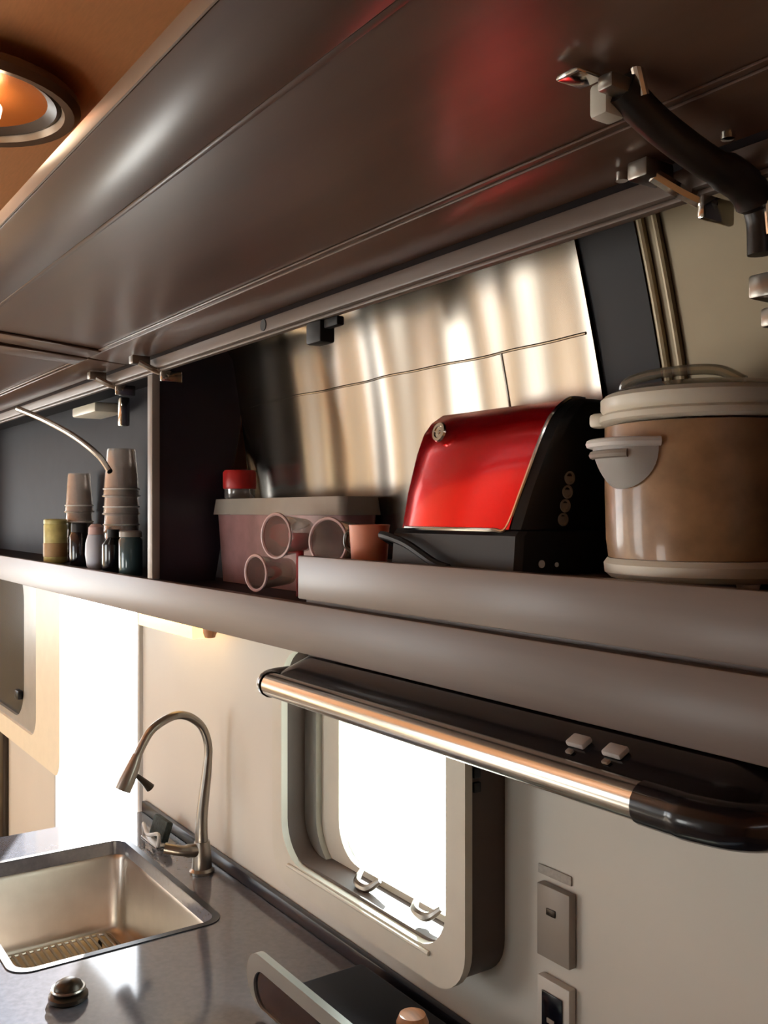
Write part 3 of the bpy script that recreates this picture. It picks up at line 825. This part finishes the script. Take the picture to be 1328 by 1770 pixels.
for u, v in ((1003, 1274), (1066, 1298)):
    p = on_y(u, v, 0.722)
    zc = H(-0.248) + (0.722 - 0.703) / (0.746 - 0.703) * 0.0215
    b = bbox(-0.012, 0.012, -0.008, 0.008, 0.0005, 0.007, 0.002)
    bmesh.ops.rotate(b, verts=b.verts[:], matrix=Matrix.Rotation(math.atan2(0.0215, 0.043), 3, 'X'))
    bmesh.ops.translate(b, verts=b.verts[:], vec=Vector((p.x, 0.722, zc)))
    s = obj('switch', b, M['greylight'], hood)
    b = bbox(-0.004, 0.004, -0.003, 0.003, 0.0005, 0.004, 0.001)
    bmesh.ops.rotate(b, verts=b.verts[:], matrix=Matrix.Rotation(math.atan2(0.0215, 0.043), 3, 'X'))
    bmesh.ops.translate(b, verts=b.verts[:], vec=Vector((p.x, 0.708, zc - 0.007)))
    obj('switch_mark', b, M['plate'], s)

# under-locker light at the wall above the tap
p0, p1 = on_y(252, 1075, 0.93), on_y(352, 1090, 0.93)
ul = thing('strip_light', 'warm glowing strip light under the locker above the tap', 'light', ((p0.x + p1.x) / 2, 0.93, SH_BOT - 0.024))
obj('housing', bbox(p0.x, p1.x, 0.90, 0.97, SH_BOT - 0.010, SH_BOT - 0.0005, 0.003), M['white'], ul)
obj('diffuser', bbox(p0.x + 0.01, p1.x - 0.01, 0.905, 0.965, on_y(300, 1097, 0.905).z, SH_BOT - 0.0105, 0.004), M['warmlight'], ul)
p = on_y(363, 1096, 0.93)
tag(obj('door_bumper', lathe([(0, 0), (0.012, 0.001), (0.016, 0.012), (0.018, SH_BOT - p.z + 0.008), (0, SH_BOT - p.z + 0.008)], (p.x, 0.93, p.z - 0.009), 20), M['wood']), 'small brown round bumper under the locker beside the strip light', 'bumper')

# ================================================================ worktop, sink, tap, cooktop
CT0, CT1, CF = -2.66, -0.10, 0.36
sk = (-2.462, -1.858, 0.446, 0.858)           # sink opening x0 x1 y0 y1
sc_in = rrect(sk[0], sk[1], sk[2], sk[3], 0.035)
wt = thing('worktop', 'glossy dark grey worktop with a dark upstand along the wall', 'worktop', ((CT0 + CT1) / 2, (CF + YW) / 2, HC - 0.036))
obj('top', slab([[(CT0, CF), (CT1, CF), (CT1, YW - 0.001), (CT0, YW - 0.001)], sc_in], 'Z', HC - 0.034, HC), M['counter'], wt, angle=40)
obj('upstand', bbox(CT0, CT1, YW - 0.016, YW - 0.001, HC + 0.0005, HC + 0.030, 0.003), M['splash'], wt)
obj('cutout_edge', slab([rrect(sk[0] - 0.012, sk[1] + 0.012, sk[2] - 0.012, sk[3] + 0.012, 0.045), rrect(sk[0] + 0.003, sk[1] - 0.003, sk[2] + 0.003, sk[3] - 0.003, 0.034)], 'Z', HC + 0.0004, HC + 0.0022), M['splash'], wt, angle=40)

# base cabinets
for k, (a, b_) in enumerate(((CT0 + 0.02, -1.80), (-1.79, -0.95), (-0.94, CT1 - 0.02))):
    nm = ('under the sink', 'under the window', 'nearest the viewer under the cooktop')[k]
    c = thing('base_cabinet', 'taupe laminate base cabinet %s' % nm, 'cabinet', ((a + b_) / 2, 0.7, 0.001), 'base cabinets')
    zc = HC - 0.036
    if k == 0:
        bmq = bbox(a, a + 0.018, 0.40, 0.985, 0.001, zc)
        bbox(b_ - 0.018, b_, 0.40, 0.985, 0.001, zc, bm=bmq)
        bbox(a + 0.019, b_ - 0.019, 0.40, 0.985, 0.001, 0.03, bm=bmq)
    else:
        bmq = bbox(a, b_, 0.40, 0.985, 0.001, zc)
    obj('body', bmq, M['cupboard'], c, smooth=False)
    m_ = (a + b_) / 2
    for x0, x1, hx in ((a + 0.004, m_ - 0.002, m_ - 0.04), (m_ + 0.002, b_ - 0.004, m_ + 0.04)):
        d = obj('door', bbox(x0, x1, 0.381, 0.3995, 0.06, zc - 0.01, 0.003), M['cupboard'], c)
        obj('handle', tube([(hx, 0.379, zc - 0.18), (hx, 0.366, zc - 0.175), (hx, 0.366, zc - 0.07), (hx, 0.379, zc - 0.065)], 0.005, 8), M['nickel'], d)

# sink bowl
DEP = 0.20
sink = thing('sink', 'deep stainless steel sink set into the dark worktop', 'sink', ((sk[0] + sk[1]) / 2, (sk[2] + sk[3]) / 2, HC - 0.036 - DEP - 0.003))
def sl(i, z, r=0.035):
    return [Vector((x, y, z)) for x, y in rrect(sk[0] + i, sk[1] - i, sk[2] + i, sk[3] - i, r)]
zf = HC - 0.036 - DEP
bowl = loft([sl(-0.018, HC - 0.0345, 0.05), sl(-0.002, HC - 0.0345), sl(0.004, HC - 0.045), sl(0.008, zf + 0.02), sl(0.014, zf + 0.006), sl(0.03, zf, 0.03)], False, True)
obj('bowl', bowl, M['sink'], sink, angle=50)
obj('drain', lathe([(0, 0.001), (0.035, 0.001), (0.042, 0.003), (0.042, 0.0005), (0, 0.0005)], (-2.16, 0.65, zf), 28), M['chrome'], sink)
# bottom rack: wires on feet
rk = thing('sink_rack', 'stainless wire rack of parallel bars on the sink floor', 'rack', (-2.16, 0.65, zf))
ry0, ry1, rx0, rx1 = 0.505, 0.80, -2.40, -1.92
fr_ = [Vector((x, y, zf + 0.028)) for x, y in rrect(rx0, rx1, ry0, ry1, 0.03)]
obj('frame', tube(fr_, 0.0045, 8, True), M['steel'], rk)
for k in range(17):
    y = ry0 + 0.012 + (ry1 - ry0 - 0.024) * k / 16
    obj('bar', tube([(rx0 + 0.003, y, zf + 0.030), (rx1 - 0.003, y, zf + 0.030)], 0.004, 6), M['chrome'], rk)
for x in (rx0 + 0.03, rx1 - 0.03):
    for y in (ry0 + 0.03, ry1 - 0.03):
        obj('foot', tube([(x, y, zf + 0.001), (x, y, zf + 0.026)], 0.005, 8), M['matblack'], rk)

# tap
fb = on_z(349, 1508, HC)
fx, fy = fb.x, min(fb.y, 0.945)
tap = thing('tap', 'brushed nickel gooseneck tap with pull-down spray head beside the sink', 'tap', (fx, fy, HC))
pp = lambda u, v: on_x(u, v, fx)
neck = [Vector((fx, fy, HC + 0.03)), Vector((fx, fy, HC + 0.13)), pp(358, 1330), pp(360, 1290), pp(350, 1258), pp(331, 1241), pp(310, 1236), pp(288, 1243), pp(262, 1262), pp(246, 1288), pp(236, 1310)]
npts = smooth_path(neck, 8)
obj('neck', tube(npts, [0.017 - 0.007 * min(1, k / 20) for k in range(len(npts))], 16), M['nickel'], tap)
obj('base', lathe([(0, 0), (0.030, 0), (0.030, 0.006), (0.024, 0.012), (0.021, 0.06), (0.018, 0.075), (0, 0.075)], (0, 0, 0.0005), 28), M['nickel'], tap, False)
hd = obj('spray_head', tube([pp(238, 1304), pp(230, 1325), pp(220, 1348), pp(212, 1366)], [0.011, 0.0155, 0.0185, 0.0185], 18), M['nickel'], tap)
obj('spray_button', tube([pp(236, 1340), pp(250, 1352), pp(260, 1362)], [0.005, 0.008, 0.011], 10), M['bronze'], hd)
obj('lever', tube(smooth_path([Vector((fx, fy - 0.012, HC + 0.055)), Vector((fx + 0.0, fy - 0.05, HC + 0.062)), Vector((fx - 0.02, fy - 0.085, HC + 0.070))], 5), [0.016] * 4 + [0.013] * 7, 12), M['nickel'], tap)
# scrub pad and holder behind the tap
p = on_z(300, 1448, HC)
pad = thing('scrub_pad', 'small dark scrub pad in a pale holder behind the tap', 'scrub pad', (p.x, min(p.y, 0.93), HC))
b = bbox(-0.045, 0.045, -0.010, 0.010, 0.006, 0.060, 0.005)
bmesh.ops.rotate(b, verts=b.verts[:], matrix=Matrix.Rotation(math.radians(-18), 3, 'X'))
obj('pad', b, M['scrub'], pad, False)
obj('holder', tube(smooth_path([(-0.052, -0.018, 0.004), (-0.052, -0.018, 0.035), (0, -0.026, 0.022), (0.052, -0.018, 0.035), (0.052, -0.018, 0.004)], 5), 0.005, 8), M['greylight'], pad, False)
obj('tray', bbox(-0.055, 0.055, -0.025, 0.030, 0.0005, 0.005, 0.002), M['greylight'], pad, False)

# bronze sink stopper on the worktop
p = on_z(118, 1728, HC)
sp = thing('sink_stopper', 'dark bronze domed stopper with a light rim on the worktop in front of the sink', 'stopper', (p.x, p.y, HC))
obj('base', lathe([(0, 0), (0.030, 0), (0.034, 0.004), (0.034, 0.010), (0.028, 0.014), (0, 0.014)], (0, 0, 0.0005), 32), M['bronze'], sp, False)
obj('grip', lathe([(0, 0.0145), (0.022, 0.0145), (0.026, 0.022), (0.022, 0.030), (0.012, 0.036), (0, 0.037)], (0, 0, 0), 28), M['bronze'], sp, False)
obj('rim', tube([(0.027 * math.cos(a), 0.027 * math.sin(a), 0.021) for a in [2 * math.pi * k / 28 for k in range(28)]], 0.003, 6, True), M['nickel'], sp, False)

# cooktop with rounded enamel frame
LY = 0.755
kx0, kx1, ky1 = on_y(432, 1760, LY).x, -0.62, LY - 0.012
ky0 = 0.40
ck = thing('cooktop', 'cooktop with its grey-framed dark glass lid raised below the window', 'cooktop', ((kx0 + kx1) / 2, (ky0 + ky1) / 2, HC))
obj('frame', slab([rrect(kx0 + 0.15, kx1, ky0, ky1, 0.05)], 'Z', HC + 0.0005, HC + 0.016), M['stove'], ck, angle=40)
for gx in (kx0 + 0.26, kx0 + 0.60):
    obj('burner', lathe([(0, 0), (0.05, 0), (0.052, 0.006), (0.035, 0.014), (0, 0.016)], (gx, 0.57, HC + 0.0165), 28), M['matblack'], ck)
lt_ = H(-0.757)
lo_ = rrect(kx0, kx1, HC + 0.017, lt_, 0.045); li_ = rrect(kx0 + 0.026, kx1 - 0.026, HC + 0.018, lt_ - 0.026, 0.032)
lf = obj('lid_frame', slab([lo_, li_], 'Y', LY - 0.006, LY + 0.008), M['stove'], ck, angle=40)
obj('lid_glass', slab([li_], 'Y', LY - 0.002, LY + 0.004), M['stoveglass'], lf, smooth=False)
obj('shade_block', bbox(kx0 + 0.04, kx1, LY + 0.05, 0.965, HC + 0.0005, HC + 0.035, 0.010, 3), M['lid_shade'], ck)  # added dark block standing for the shade behind the raised lid
p = on_z(655, 1772, HC + 0.10); p.y = 0.86
kn = thing('pepper_mill', 'tan wooden knob top just showing at the bottom edge below the window', 'mill', (p.x, p.y, HC + 0.036))
obj('body', lathe([(0, 0), (0.022, 0), (0.023, 0.006), (0.016, 0.02), (0.018, 0.032), (0, 0.032)], (0, 0, 0), 24), M['wood'], kn, False)
obj('knob', lathe([(0, 0.0325), (0.014, 0.0325), (0.023, 0.040), (0.025, 0.050), (0.020, 0.062), (0, 0.066)], (0, 0, 0), 24), M['wood'], kn, False)

# ---- wall plates
def wall_rect(u0, u1, v0, y):
    a = on_y(u0, v0, y); b_ = on_y(u1, v0, y)
    return a.x, b_.x
YP = 0.985
xa, xb = on_y(928, 1530, YP).x, on_y(984, 1560, YP).x
za, zb_ = on_y(928, 1524, YP).z, on_y(928, 1648, YP).z
t = thing('switch_plate', 'grey rectangular wall plate with one small dark slot right of window', 'switch', ((xa + xb) / 2, YW, zb_))
obj('plate', bbox(xa, xb, YP, YW - 0.0005, zb_, za, 0.002), M['plate'], t)
ps = on_y(953, 1578, YP)
obj('slot', bbox(ps.x - 0.009, ps.x + 0.009, YP - 0.002, YP - 0.0005, ps.z - 0.005, ps.z + 0.005, 0.0007), M['bronze'], t)
za2 = on_y(928, 1682, YP).z
t = thing('control_plate', 'pale wall control with a black display below the grey plate', 'control', ((xa + xb) / 2, YW, za2 - 0.12))
obj('plate', bbox(xa, xb, YP, YW - 0.0005, za2 - 0.12, za2, 0.003), M['platelight'], t)
d = obj('display', bbox(xa + 0.013, xb - 0.012, YP - 0.003, YP - 0.0005, za2 - 0.10, za2 - 0.018, 0.001), M['screen'], t)
ps = (xa + xb) / 2
obj('rocker_mark', bbox(ps - 0.008, ps + 0.007, YP - 0.0045, YP - 0.0032, za2 - 0.060, za2 - 0.053, 0.0004), M['plate'], d)
pl0, pl1 = on_y(931, 1490, YW - 0.002), on_y(988, 1512, YW - 0.002)
tag(obj('wall_label', bbox(pl0.x, pl1.x, YW - 0.003, YW - 0.0005, on_y(931, 1506, YW).z, on_y(931, 1490, YW).z, 0.0008), M['label']), 'faint grey label strip stuck above the grey wall plate', 'label')

# ---- ceiling lamp
lc = Vector((-1.324, 0.2545, 0)) + RGT * 0.012 - FWD * 0.035
def ceil_z(y):
    lo, hi = 0.44, 0.55
    for _ in range(40):
        mid = (lo + hi) / 2
        if shell_y(mid) > y: lo = mid
        else: hi = mid
    return H(lo)
zc = ceil_z(0.33) - 0.012
def ceiling_lamp(cx_, cy_, label):
    lamp = thing('ceiling_lamp', label, 'lamp', (cx_, cy_, zc - 0.03), 'ceiling lamps')
    def lam(profile, m, name):
        return obj(name, lathe(profile, (0, 0, 0), 48), m, lamp, False)
    lam([(0.118, 0.028), (0.140, 0.028), (0.142, 0.018), (0.134, 0.010), (0.122, 0.012), (0.118, 0.020)], M['rim'], 'rim')
    lam([(0.117, 0.020), (0.112, 0.018), (0.10, 0.026), (0.117, 0.0275)], M['armgrey'], 'inner_ring')
    lam([(0.109, 0.022), (0.09, 0.030), (0.05, 0.036), (0, 0.038)], M['bowl'], 'reflector')
    lam([(0, -0.012), (0.030, -0.008), (0.044, 0.004), (0.046, 0.014), (0.036, 0.030), (0, 0.034)], M['bulb'], 'bulb')
    return lamp
ceiling_lamp(lc.x, lc.y, 'round ceiling lamp with copper reflector and glowing bulb above the raised door')
